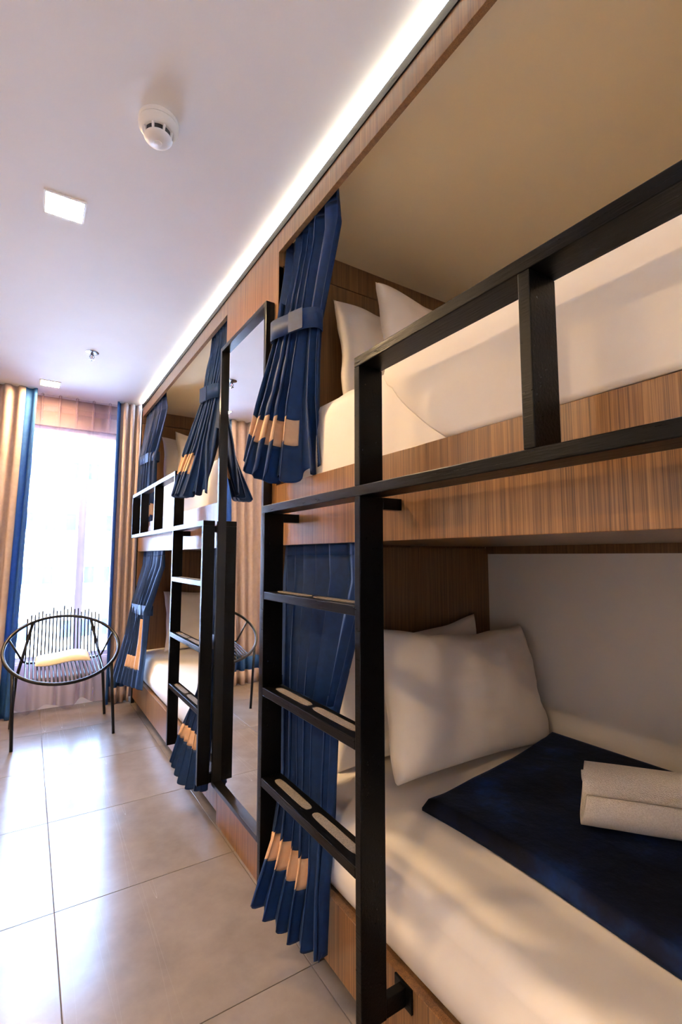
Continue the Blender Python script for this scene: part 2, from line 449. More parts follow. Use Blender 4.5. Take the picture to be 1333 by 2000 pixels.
# ------------------------------------------------------------------ ladders with guard rail
def ladder(ya, yb, guard_posts, label, LX0=0.650, LX1=0.720):
    """ya > yb: the two ladder rails (far, near); guard_posts: y of the posts, first stands on a ladder rail"""
    bw = 0.022
    t = empty('bunk_ladder', ((LX0 + LX1) / 2, (ya + yb) / 2, 0.19), label, 'ladder', 'black bunk ladders')
    blk = M['black']
    box('ladder_rail', LX0, LX1, ya - bw / 2, ya + bw / 2, 0.19, 1.357, blk, t, 0.002)
    box('ladder_rail', LX0, LX1, yb - bw / 2, yb + bw / 2, 0.19, 1.357, blk, t, 0.002)
    ys = [ya, yb] + list(guard_posts)
    box('guard_rail', LX0, LX1, min(ys) - bw / 2, max(ys) + bw / 2, 1.357, 1.382, blk, t, 0.002)
    gs = guard_posts
    box('guard_rail', LX0, LX1, min(gs) - bw / 2, max(gs) + bw / 2, 1.674, 1.700, blk, t, 0.002)
    for y in gs:
        box('guard_post', LX0, LX1, y - bw / 2, y + bw / 2, 1.382, 1.674, blk, t, 0.002)
    for z in (1.100, 0.797, 0.520):
        r = box('rung', LX0, LX1, yb + bw / 2, ya - bw / 2, z - 0.025, z, blk, t, 0.002)
        L = ya - yb - bw; mid = (ya + yb) / 2
        for s in (-1, 1):
            c = mid + s * L * 0.225; hl = L * 0.20; hw = 0.0135; xc = (LX0 + LX1) / 2 + 0.002
            V = []; 
            for k in range(20):
                a = 2 * PI * k / 20
                sx = math.copysign(abs(math.cos(a)) ** 0.5, math.cos(a)); sy = math.copysign(abs(math.sin(a)) ** 0.35, math.sin(a))
                V.append((xc + hw * sx, c + (hl - 0.0) * sy, z))
            n = len(V); V2 = V + [(x, y, z + 0.0015) for x, y, _ in V]
            Fc = [tuple(range(n))[::-1], tuple(range(n, 2 * n))] + [(k, (k + 1) % n, n + (k + 1) % n, n + k) for k in range(n)]
            g = mesh_obj('grip_pad', V2, Fc, M['grip'], r); g['label'] = 'grey anti-slip pad'
    # brackets back to the bunk
    for y in (ya, yb):
        box('bracket', LX1, FX - 0.001, y - 0.011, y + 0.011, 1.328, 1.357, blk, t, 0.0015)
        box('bracket', LX1, FX - 0.001, y - 0.011, y + 0.011, 0.192, 0.232, blk, t, 0.0015)
        box('mounting_plate', FX - 0.006, FX - 0.0005, y - 0.03, y + 0.03, 0.186, 0.238, blk, t, 0.001)
    return t
ladder(1.484, 0.938, (0.938, 0.465, -0.008, -0.40), 'near black metal ladder with guard rail in front of the velvet-blanket bunk')
ladder(2.815, 2.257, (2.815, 3.33, 3.79, 4.13), 'far black metal ladder with guard rail on the bunk beside the window', 0.682, 0.738)

# ------------------------------------------------------------------ mirror
MX0 = FX - 0.036
mir = empty('wall_mirror', (FX - 0.02, 1.97, 0.19), 'tall black framed mirror on the oak panel between the bunks', 'mirror')
MY0, MY1, MZ0, MZ1 = 1.700, 2.240, 0.185, 2.225
fw = 0.020
box('frame_side', MX0, FX - 0.0005, MY0, MY0 + fw, MZ0, MZ1, M['black_smooth'], mir, 0.0015)
box('frame_side', MX0, FX - 0.0005, MY1 - fw, MY1, MZ0, MZ1, M['black_smooth'], mir, 0.0015)
box('frame_rail', MX0, FX - 0.0005, MY0 + fw, MY1 - fw, MZ0, MZ0 + fw, M['black_smooth'], mir, 0.0015)
box('frame_rail', MX0, FX - 0.0005, MY0 + fw, MY1 - fw, MZ1 - fw, MZ1, M['black_smooth'], mir, 0.0015)
box('mirror_glass', FX - 0.016, FX - 0.0005, MY0 + fw, MY1 - fw, MZ0 + fw, MZ1 - fw, M['mirror'], mir)

# ------------------------------------------------------------------ mattresses
def mattress(x0, x1, y0, y1, z0, z1, label, seed, bulge=0.012, wr_=1.0):
    r = 0.055; prof = []
    def arc(cx, cz, a0, a1, n=7):
        for k in range(n + 1):
            a = math.radians(lerp(a0, a1, k / n)); prof.append((cx + r * math.cos(a), cz + r * math.sin(a)))
    rb = 0.02
    r = 0.075 if z0 > 1 else 0.055
    prof.append((x0 + rb + 0.01, z0)); prof.append((x0 + 0.006, z0 + 0.012))
    nz = 6
    for k in range(1, nz): prof.append((x0 - bulge * math.sin(PI * k / nz), lerp(z0 + 0.02, z1 - r, k / nz)))
    arc(x0 + r, z1 - r, 180, 90)
    for k in range(1, 24): prof.append((lerp(x0 + r, x1 - r, k / 24), z1 + 0.008 * math.sin(PI * k / 24)))
    arc(x1 - r, z1 - r, 90, 0)
    prof.append((x1, z0 + 0.02)); prof.append((x1 - 0.02, z0))
    n = len(prof); ny = 90; V = []; Fc = []
    cx, cz = (x0 + x1) / 2, (z0 + z1) / 2
    for j in range(ny + 1):
        v = j / ny; y = lerp(y0, y1, v)
        e = min(y - y0, y1 - y); 
        s = math.sqrt(max(0.0, 1 - (1 - min(1, e / 0.05)) ** 2)); ins = 0.05 * (1 - s)
        for (px, pz) in prof:
            dx = max(-ins, min(ins, cx - px)); zz = pz
            if pz > cz: zz = pz - ins
            p = Vector((px + dx, y, zz))
            q = Vector((px * 3.1 + seed, y * 3.1, pz * 3.1))
            d = noise.noise(q) * 0.006 * wr_
            # gathered diagonal creases near the head end
            k = sstep((y - (y1 - 0.75)) / 0.6)
            cr = noise.noise(Vector((seed + (y * 0.9 + px * 0.3 + pz * 1.7) * 9, px * 1.2, y * 0.8))) * (0.016 if z0 > 1 else 0.008) * k * wr_
            if pz > z0 + 0.03:
                if px < x0 + r * 0.5: p.x += d + cr
                p.z += (d * 0.5 + cr * 0.6) * (1 if pz > cz else 0.1)
            V.append(p)
    for j in range(ny):
        for k in range(n):
            k2 = (k + 1) % n
            Fc.append((j * n + k, j * n + k2, (j + 1) * n + k2, (j + 1) * n + k))
    Fc.append(tuple(range(n))); Fc.append(tuple(ny * n + k for k in range(n)))
    o = mesh_obj('mattress', V, Fc, M['sheet'], None, smooth=True)
    return tag(o, label, 'mattress', 'white sheeted mattresses')
LZ = 0.436
mattress(FX + 0.024, BX - 0.004, NY0 + 0.01, NY1 - 0.004, 0.2285, LZ, 'white sheeted mattress under the navy velvet blanket', 1.3, 0.02)
mattress(FX + 0.034, BX - 0.004, NY0 + 0.01, NY1 - 0.004, 1.2855, 1.755, 'white sheeted mattress on upper berth of the near bunk', 5.1, 0.012)
mattress(FX + 0.024, BX - 0.004, FY0 + 0.01, FY1 - 0.004, 0.2285, LZ, 'white sheeted mattress on lower berth of the far bunk', 9.7, 0.02)
mattress(FX + 0.034, BX - 0.004, FY0 + 0.01, FY1 - 0.004, 1.2855, 1.755, 'white sheeted mattress on upper berth of the far bunk', 13.2, 0.012)

# ------------------------------------------------------------------ pillows
def pillow(Wd, Hd, T, base, lean, yaw, roll, label, seed, grp='white pillows'):
    """stands on its long edge; base = middle of the bottom edge; leans back towards +Y"""
    nu, nv = 44, 32; V = []; Fc = []
    mtx = Matrix.Translation(base) @ Matrix.Rotation(yaw, 4, 'Z') @ Matrix.Rotation(-lean, 4, 'X') @ Matrix.Rotation(roll, 4, 'Y')
    def pt(u, v, side):
        x = Wd / 2 * u * (1 - 0.055 * (1 - v * v)); z = Hd / 2 * v * (1 - 0.07 * (1 - u * u))
        t = T / 2 * max(0.0, (1 - abs(u) ** 2.6)) ** 0.36 * max(0.0, (1 - abs(v) ** 2.6)) ** 0.36
        q = Vector((u * 1.6 + seed, v * 1.6, side * 2.0))
        w = noise.noise(q) * 0.18 + noise.noise(q * 2.6) * 0.09 + noise.noise(Vector((q.x * 1.4, q.y * 6, q.z))) * 0.05
        cr = abs(u * v) ** 1.5
        w += 0.10 * noise.noise(Vector((seed + math.atan2(v, u) * 6, cr * 2, side))) * sstep(max(abs(u), abs(v)) * 1.3 - 0.4)
        t *= (1 + w)
        z -= 0.012 * (1 - v) * 0
        sag = -0.018 * (v + 1) * (1 - u * u) * 0.5
        p = Vector((x, -side * t, z + Hd / 2 + sag))
        p.x += noise.noise(Vector((seed + 3, v * 2, u))) * 0.012; p.z += noise.noise(Vector((seed + 9, u * 2, v))) * 0.010 * (v + 1)
        return mtx @ p
    idx = {}
    for side in (1, -1):
        for i in range(nu + 1):
            for j in range(nv + 1):
                u = -1 + 2 * i / nu; v = -1 + 2 * j / nv
                u = math.sin(u * PI / 2) * 0.6 + u * 0.4; v = math.sin(v * PI / 2) * 0.6 + v * 0.4
                rim = i in (0, nu) or j in (0, nv)
                if rim and side == -1: idx[(side, i, j)] = idx[(1, i, j)]; continue
                idx[(side, i, j)] = len(V); V.append(pt(u, v, side))
        for i in range(nu):
            for j in range(nv):
                f = (idx[(side, i, j)], idx[(side, i + 1, j)], idx[(side, i + 1, j + 1)], idx[(side, i, j + 1)])
                Fc.append(f if side == 1 else f[::-1])
    o = mesh_obj('pillow', V, Fc, M['pillowcase'], None, smooth=True)
    return tag(o, label, 'pillow', grp)
D = math.radians
pillow(0.87, 0.50, 0.205, (1.465, 1.292, LZ + 0.016), D(17), D(4), D(3.5), 'plump white pillow standing closest to the navy velvet blanket', 1.1)
pillow(0.78, 0.50, 0.13, (1.35, 1.512, LZ + 0.006), D(8), D(-2), D(0), 'white pillow against the oak board behind the plump pillow, lower near bunk', 4.4)
pillow(0.74, 0.48, 0.12, (1.36, 1.525, 1.769), D(6), D(0), D(-1), 'white pillow leaning on the oak board of the upper near bunk', 7.7)
pillow(0.74, 0.50, 0.15, (1.44, 1.350, 1.769), D(12), D(5), D(2), 'front white pillow on the upper berth of the near bunk', 2.9)
pillow(0.74, 0.48, 0.12, (1.30, FY1 - 0.14, 1.769), D(6), D(0), D(-1), 'white pillow leaning on the oak board of the upper far bunk', 8.3)
pillow(0.74, 0.50, 0.15, (1.36, FY1 - 0.315, 1.769), D(12), D(5), D(2), 'front white pillow on the upper berth of the far bunk', 6.1)
pillow(0.78, 0.50, 0.18, (1.36, FY1 - 0.235, LZ + 0.006), D(14), D(3), D(0), 'white pillow on the lower berth of the far bunk', 3.6)

# ------------------------------------------------------------------ blanket and towel
def blanket():
    A, B_ = Vector((1.045, 1.165)), Vector((1.915, 1.315)); C_, D_ = Vector((1.935, -0.30)), Vector((1.055, -0.36))
    nu, nv = 60, 110; V = []; Fc = []; top = {}; bot = {}
    th = 0.024
    def xy(u, v):
        p = A.lerp(B_, u).lerp(D_.lerp(C_, u), v)
        p.y += 0.020 * math.sin(PI * u * 1.0) * (1 - v) ** 3 * -1
        p.x += 0.012 * math.sin(v * 9) * (1 - u) ** 4
        return p
    for i in range(nu + 1):
        for j in range(nv + 1):
            u, v = i / nu, j / nv; p = xy(u, v)
            e = min(u * 0.88, (1 - u) * 0.88, v * 1.5, (1 - v) * 1.5)
            rr = math.sqrt(max(0, 1 - (1 - min(1, e / 0.022)) ** 2))
            zb = LZ + 0.0085 + 0.0015
            w = noise.noise(Vector((p.x * 3.4, p.y * 3.4, 2.2))) * 0.010 + noise.noise(Vector((p.x * 8, p.y * 8, 5.2))) * 0.004
            lift = 0.006 + max(0.0, w) + 0.012 * (1 - sstep(u / 0.12)) * 0.5
            top[(i, j)] = len(V); V.append((p.x, p.y, zb + th * (0.30 + 0.70 * rr) + lift * rr))
    for i in range(nu + 1):
        for j in range(nv + 1):
            p = xy(i / nu, j / nv); bot[(i, j)] = len(V); V.append((p.x, p.y, LZ + 0.0088))
    for i in range(nu):
        for j in range(nv):
            Fc.append((top[(i, j)], top[(i + 1, j)], top[(i + 1, j + 1)], top[(i, j + 1)]))
            Fc.append((bot[(i, j)], bot[(i, j + 1)], bot[(i + 1, j + 1)], bot[(i + 1, j)]))
    for i in range(nu):
        for j in (0, nv): Fc.append((top[(i, j)], bot[(i, j)], bot[(i + 1, j)], top[(i + 1, j)]))
    for j in range(nv):
        for i in (0, nu): Fc.append((top[(i, j)], top[(i, j + 1)], bot[(i, j + 1)], bot[(i, j)]))
    o = mesh_obj('blanket', V, Fc, M['velvet'], None, smooth=True)
    tag(o, 'dark navy velvet blanket spread on the near lower mattress', 'blanket')
blanket()

def duvet():
    zt = 1.755; x0 = FX + 0.034; prof = []; r_ = 0.075; o_ = 0.020
    for k in range(20): prof.append((lerp(1.90, x0 + r_, k / 19), zt + 0.010 + 0.006 * math.sin(PI * k / 19) + o_ * 0.6))
    for k in range(1, 9):
        a = math.radians(90 + 90 * k / 8); prof.append((x0 + r_ + (r_ + o_) * math.cos(a), zt - r_ + (r_ + o_) * math.sin(a)))
    n0 = len(prof)
    for k in range(1, 15): prof.append((x0 - o_ - 0.004 * math.sin(PI * k / 14), lerp(zt - r_, 1.487, k / 14)))
    n = len(prof); ny = 90; V = []; Fc = []
    for i, (px, pz) in enumerate(prof):
        t = max(0.0, (i - n0 + 5) / (n - n0 + 4))
        ys = 1.02 - 0.05 * math.sin(i * 0.21) * (i < n0) * 0.4 - 0.235 * t ** 1.5
        for j in range(ny + 1):
            v = j / ny; y = lerp(ys, NY0 + 0.05, v ** 1.15)
            e = y - ys
            roll = math.exp(e / 0.02)                      # the edge tucks down to the mattress
            w = noise.noise(Vector((px * 2.2 + pz * 3, y * 2.6, 4.0))) * 0.006 + noise.noise(Vector(((y * 0.8 + pz * 1.5) * 7, px * 2, 7.0))) * 0.006 * (i >= n0 - 6)
            p = Vector((px, y, pz))
            if i >= n0 - 4: p.x += 0.010 * roll + w * 0.8
            else: p.z += -0.008 * roll + abs(w)
            V.append(p)
    for i in range(n - 1):
        for j in range(ny):
            a = i * (ny + 1) + j; Fc.append((a, a + 1, a + ny + 2, a + ny + 1))
    o = mesh_obj('duvet', V, Fc, M['sheet'], None, smooth=True, solid=0.010)
    tag(o, 'smooth white duvet hanging over the near upper mattress edge', 'duvet')
duvet()

def towel():
    ax = Vector((0.60, -0.80, 0)); pe = Vector((0.80, 0.60, 0))
    c0 = Vector((1.331, 0.822, LZ + 0.050 + 0.082)); L = 0.62
    turns = 3.25; ns = 110; R0, R1 = 0.012, 0.100; tk = 0.016; V = []; Fc = []
    nl = 26
    def sec(k, off):
        t = k / ns; a = -t * turns * 2 * PI - 1.9
        r = lerp(R0, R1, t) + off
        return pe * (r * math.cos(a)) * 1.10 + Vector((0, 0, 1)) * (r * math.sin(a)) * 0.87
    rings = []
    for l in range(nl + 1):
        s = l / nl; ring = []
        wob = 0.010 * math.sin(3 * s + 0.4)
        for k in range(ns + 1):
            endj = (0.012 * math.sin(k * 0.23) + 0.020 * (1 - k / ns)) if l == 0 else 0
            q = c0 + ax * (L * s + endj) + pe * wob * 0.5
            ring.append(q + sec(k, 0) * (1 + 0.012 * noise.noise(Vector((s * 6, k * 0.12, 1)))))
        for k in range(ns, -1, -1):
            endj = (0.012 * math.sin(k * 0.23) + 0.020 * (1 - k / ns)) if l == 0 else 0
            q = c0 + ax * (L * s + endj) + pe * wob * 0.5
            ring.append(q + sec(k, -tk))
        rings.append(len(V)); V.extend(ring)
    m = 2 * (ns + 1)
    for l in range(nl):
        for k in range(m):
            k2 = (k + 1) % m
            Fc.append((rings[l] + k, rings[l] + k2, rings[l + 1] + k2, rings[l + 1] + k))
    for l in (0, nl):
        for k in range(ns):
            Fc.append((rings[l] + k, rings[l] + k + 1, rings[l] + m - 2 - k, rings[l] + m - 1 - k))
    o = mesh_obj('towel', V, Fc, M['towel'], None, smooth=True)
    tag(o, 'rolled cream terry towel lying on the navy velvet blanket', 'towel')
towel()

# ------------------------------------------------------------------ privacy curtains
def curtain(levels, npl, label, seed, band, tie, band_side=None, tab=-1.0):
    """levels: list of (v, [(x,y,z)...], amp) from top to hem; band: (v0,v1,u0,u1)"""
    NU, NV = npl * 12, 84
    def at(v):
        for a in range(len(levels) - 1):
            if v <= levels[a + 1][0] or a == len(levels) - 2:
                t = (v - levels[a][0]) / (levels[a + 1][0] - levels[a][0]); return levels[a], levels[a + 1], sstep(t) * 0.5 + t * 0.5
    G = []
    for j in range(NV + 1):
        v = j / NV; la, lb, t = at(v); amp = lerp(la[2], lb[2], t); row = []
        def base(u): return poly_at(la[1], u).lerp(poly_at(lb[1], u), t)
        for i in range(NU + 1):
            u = i / NU
            uw = u + 1.1 / npl * noise.noise(Vector((u * npl * 0.45 + seed, seed * 2.0, v * 0.5)))
            uw = u if i in (0, NU) else uw
            p = base(u); d = base(min(1, u + 0.01)) - base(max(0, u - 0.01)); d.z = 0
            d = d.normalized() if d.length > 1e-6 else Vector((0, -1, 0))
            nrm = Vector((d.y, -d.x, 0))
            ph = 2 * PI * npl * uw + seed
            env = 0.8 + 0.4 * noise.noise(Vector((uw * npl * 0.7, seed + 5, v * 1.3)))
            s = math.sin(ph); s = math.copysign(abs(s) ** 0.75, s)
            p = p + nrm * (amp * env * s) + d * (amp * 0.32 * env * math.sin(2 * ph))
            p.z += 0.010 * v * v * math.cos(ph) * (amp / 0.03)
            p.x += 0.004 * noise.noise(Vector((u * 7, v * 5, seed))); 
            row.append(p)
        G.append(row)
    root = empty('bunk_curtain', G[NV][NU // 2], label, 'curtain', 'navy bunk curtains')
    def in_band(u, v):
        if band and band[0] <= v <= band[1] and band[2] <= u <= band[3]: return True
        if band_side and band_side[0] <= v <= band_side[1] and band_side[2] <= u <= band_side[3]: return True
        return False
    def sub(name, test, mat, off):
        V = []; Fc = []; ix = {}
        def vid(i, j):
            if (i, j) not in ix: ix[(i, j)] = len(V); V.append(G[j][i])
            return ix[(i, j)]
        for j in range(NV):
            for i in range(NU):
                if test((i + 0.5) / NU, (j + 0.5) / NV): Fc.append((vid(i, j), vid(i + 1, j), vid(i + 1, j + 1), vid(i, j + 1)))
        o = mesh_obj(name, V, Fc, mat, root, smooth=True, solid=0.0022)
        return o
    sub('drape', lambda u, v: not in_band(u, v) and v > 0.035, M['navy'], 0)
    h = sub('heading_ruffle', lambda u, v: v <= 0.035, M['navy'], 0)
    if band: 
        o = sub('band', lambda u, v: in_band(u, v), M['band'], 0); o['label'] = 'tan cloth band'
    # tieback loop
    vt, dz, hw, tilt = tie
    la, lb, t = at(vt); amp = lerp(la[2], lb[2], t)
    row = G[int(vt * NV)]
    a, b = row[0], row[NU]; c = (a + b) / 2; d = (b - a); d.z = 0; L = d.length / 2 + 0.008; d.normalize(); nrm = Vector((d.y, -d.x, 0))
    A_ = amp * 1.12 + 0.006; V = []; Fc = []; n = 48
    for k in range(n):
        an = 2 * PI * k / n
        ca, sa = math.cos(an), math.sin(an)
        p = c + d * L * math.copysign(abs(ca) ** 0.7, ca) + nrm * A_ * math.copysign(abs(sa) ** 0.7, sa)
        p.z = c.z + dz + tilt * ca
        V.append(p + Vector((0, 0, hw))); V.append(p - Vector((0, 0, hw)) + (d * 0))
    for k in range(n):
        k2 = (k + 1) % n; Fc.append((2 * k, 2 * k + 1, 2 * k2 + 1, 2 * k2))
    tb = mesh_obj('tieback', V, Fc, M['navy'], root, smooth=True, solid=0.004)
    # stitched end tab of the tieback on the room side
    k0 = c - d * (L * 0.30) * tab; out = nrm if (c + nrm).x < c.x else -nrm
    q = [k0 + out * (A_ + 0.004) + d * (sx * 0.034) + Vector((0, 0, dz + sz * hw * 1.02)) for sx, sz in ((-1, -1), (1, -1), (1, 1), (-1, 1))]
    mesh_obj('tieback_tab', q, [(0, 1, 2, 3)], M['navy'], root, solid=0.003)
    return root

# near upper
curtain([(0.0, [(0.818, 1.650, 2.462), (0.818, 1.285, 2.462)], 0.017),
         (0.10, [(0.808, 1.648, 2.33), (0.815, 1.270, 2.33)], 0.024),
         (0.43, [(0.742, 1.600, 2.03), (0.810, 1.395, 2.03)], 0.026),
         (0.75, [(0.672, 1.605, 1.75), (0.800, 1.405, 1.74)], 0.040),
         (1.0, [(0.628, 1.600, 1.535), (0.690, 1.47, 1.47), (0.800, 1.385, 1.50)], 0.046)],
        6, 'navy curtain tied back at the head of the near upper bunk', 0.6, (0.815, 0.885, 0.0, 0.70), (0.43, 0.0, 0.036, -0.004))
# near lower
curtain([(0.0, [(0.828, 1.645, 1.256), (0.828, 1.150, 1.256)], 0.017),
         (0.10, [(0.826, 1.640, 1.14), (0.826, 1.135, 1.14)], 0.024),
         (0.46, [(0.775, 1.545, 0.76), (0.805, 1.275, 0.74)], 0.026),
         (0.66, [(0.757, 1.505, 0.52), (0.782, 1.262, 0.50)], 0.022),
         (0.82, [(0.690, 1.440, 0.35), (0.730, 1.33, 0.31), (0.752, 1.248, 0.31)], 0.024),
         (1.0, [(0.622, 1.438, 0.185), (0.690, 1.33, 0.12), (0.742, 1.240, 0.11)], 0.026)],
        6, 'navy curtain tied back behind the near ladder, lower bunk', 1.9, (0.80, 0.875, 0.0, 0.62), (0.46, 0.0, 0.032, -0.02))
# far upper, mirror side
curtain([(0.0, [(0.818, 2.275, 2.462), (0.818, 2.60, 2.462)], 0.012),
         (0.10, [(0.815, 2.277, 2.33), (0.815, 2.60, 2.33)], 0.020),
         (0.43, [(0.765, 2.285, 2.03), (0.735, 2.44, 2.03)], 0.024),
         (0.75, [(0.728, 2.265, 1.75), (0.655, 2.46, 1.75)], 0.034),
         (1.0, [(0.700, 2.245, 1.52), (0.61, 2.30, 1.50), (0.610, 2.48, 1.52)], 0.038)],
        6, 'navy curtain tied back beside the mirror, far upper bunk', 3.3, (0.80, 0.885, 0.5, 1.0), (0.43, 0.0, 0.036, 0.0))
# far upper, window side
curtain([(0.0, [(0.818, 4.375, 2.462), (0.818, 3.75, 2.462)], 0.012),
         (0.10, [(0.812, 4.372, 2.33), (0.815, 3.70, 2.33)], 0.022),
         (0.43, [(0.752, 4.30, 2.0), (0.800, 3.95, 2.0)], 0.026),
         (1.0, [(0.745, 4.30, 1.44), (0.795, 3.95, 1.44)], 0.034)],
        7, 'navy curtain tied back beside the window drape, far upper bunk', 4.1, (0.80, 0.885, 0.3, 1.0), (0.43, 0.0, 0.036, 0.0))
# far lower, window side
curtain([(0.0, [(0.828, 4.370, 1.256), (0.828, 3.66, 1.256)], 0.012),
         (0.10, [(0.826, 4.365, 1.14), (0.826, 3.66, 1.14)], 0.020),
         (0.47, [(0.725, 4.25, 0.80), (0.775, 3.86, 0.80)], 0.026),
         (0.70, [(0.66, 4.22, 0.55), (0.765, 3.86, 0.55)], 0.012),
         (1.0, [(0.575, 4.16, 0.27), (0.735, 3.78, 0.25)], 0.007)],
        7, 'navy curtain with tan corner border beside the window, far lower bunk', 5.4, (0.80, 0.87, 0.34, 0.86), (0.47, 0.0, 0.036, 0.0), band_side=(0.54, 0.87, 0.70, 0.86))
# far lower, mirror side
curtain([(0.0, [(0.828, 2.290, 1.256), (0.828, 2.62, 1.256)], 0.012),
         (0.10, [(0.826, 2.290, 1.14), (0.826, 2.60, 1.14)], 0.018),
         (0.44, [(0.775, 2.270, 0.80), (0.785, 2.46, 0.80)], 0.022),
         (0.66, [(0.757, 2.280, 0.55), (0.762, 2.50, 0.55)], 0.022),
         (0.82, [(0.735, 2.270, 0.36), (0.705, 2.56, 0.36)], 0.024),
         (1.0, [(0.725, 2.262, 0.16), (0.672, 2.42, 0.14), (0.672, 2.62, 0.18)], 0.026)],
        7, 'navy curtain tied back behind the far ladder, lower bunk', 6.8, (0.80, 0.87, 0.1, 1.0), (0.44, 0.0, 0.034, 0.0))

# ------------------------------------------------------------------ window drapes and sheer
def pleated(xa0, xa1, xb0, xb1, y, z0, z1, npl, amp, seed, NV=40):
    NU = npl * 14; G = []
    for j in range(NV + 1):
        v = j / NV; z = lerp(z1, z0, v); row = []
        for i in range(NU + 1):
            u = i / NU
            x = lerp(lerp(xa0, xa1, u), lerp(xb0, xb1, u), v)
            uw = u + 0.3 / npl * noise.noise(Vector((u * npl * 0.5 + seed, seed, v * 0.6)))
            if i in (0, NU): uw = u
            ph = 2 * PI * npl * uw
            env = 0.75 + 0.5 * noise.noise(Vector((uw * npl * 0.8, seed + 3, v * 1.0)))
            a = amp * env * (0.85 + 0.25 * v)
            row.append(Vector((x + a * 0.28 * math.sin(2 * ph), y - a * math.cos(ph), z)))
        G.append(row)
    return G, NU, NV

def drape(name, G, NU, NV, label, blue_u, blue_v):
    root = empty(name, G[NV][NU // 2], label, 'drape', 'beige window drapes')
    def kind(u, v):
        if blue_u[0] <= u <= blue_u[1]: return 'leading_border'
        if blue_v[0] <= v <= blue_v[1]: return 'hem_band'
        return 'panel'
    for nm, mt in (('panel', 'drape_beige'), ('leading_border', 'drape_blue'), ('hem_band', 'drape_blue')):
        V = []; Fc = []; ix = {}
        def vid(i, j):
            if (i, j) not in ix: ix[(i, j)] = len(V); V.append(G[j][i])
            return ix[(i, j)]
        for j in range(NV):
            for i in range(NU):
                if kind((i + 0.5) / NU, (j + 0.5) / NV) == nm: Fc.append((vid(i, j), vid(i + 1, j), vid(i + 1, j + 1), vid(i, j + 1)))
        mesh_obj(nm, V, Fc, M[mt], root, smooth=True, solid=0.003)
    return root
G, NU, NV = pleated(-0.98, 0.0, -0.98, -0.055, 4.475, 0.006, CEIL - 0.001, 10, 0.036, 2.0)
drape('window_drape', G, NU, NV, 'beige pleated drape with blue border left of the window', (0.915, 1.0), (0.90, 0.955))
G, NU, NV = pleated(0.585, 0.775, 0.585, 0.762, 4.485, 0.006, CEIL - 0.001, 3, 0.034, 4.0)
drape('window_drape', G, NU, NV, 'beige pleated drape with blue border between window and far bunk', (0.0, 0.19), (0.90, 0.955))

def sheer():
    x0, x1, npl = -0.09, 0.665, 6
    NUs, NVs = 132, 56; G = []
    for j in range(NVs + 1):
        v = j / NVs; z = lerp(CEIL - 0.002, 0.004, v); row = []
        for i in range(NUs + 1):
            u = i / NUs; x = lerp(x0, x1, u)
            ph = 2 * PI * npl * u
            pin = max(0.0, math.cos(ph)) ** 24 * (1 - sstep((v - 0.04) / 0.10))
            sw = 0.010 * math.cos(ph) * sstep(v * 6) + 0.010 * math.sin(ph * 1.5 + 1) * sstep(v * 3) + 0.02 * noise.noise(Vector((u * 5, v * 2, 3)))
            # puddled lower part billows towards the room
            bil = sstep((v - 0.80) / 0.18); 
            bl = bil * (-0.045 + 0.060 * noise.noise(Vector((u * 6.5, v * 2.5, 8))) + 0.030 * math.sin(u * 31))
            yy = 4.585 - 0.045 * pin + sw + bl
            zz = z + (0.060 * (0.5 + 0.5 * math.sin(u * 19 + 1)) * bil ** 3 if j > NVs * 0.9 else 0)
            row.append(Vector((x, yy, zz)))
        G.append(row)
    root = empty('sheer_curtain', (0.29, 4.56, 0.004), 'pale violet sheer curtain hanging across the bright window', 'sheer curtain')
    def sub(nm, j0, j1, off=0):
        V = []; Fc = []; ix = {}
        def vid(i, j):
            if (i, j) not in ix: ix[(i, j)] = len(V); V.append(G[j][i] + Vector((0, off, 0)))
            return ix[(i, j)]
        for j in range(j0, j1):
            for i in range(NUs): Fc.append((vid(i, j), vid(i + 1, j), vid(i + 1, j + 1), vid(i, j + 1)))
        return mesh_obj(nm, V, Fc, M['sheer'], root, smooth=True)
    sub('panel', 2, NVs)
    sub('heading_tape', 0, 3, -0.006)
sheer()

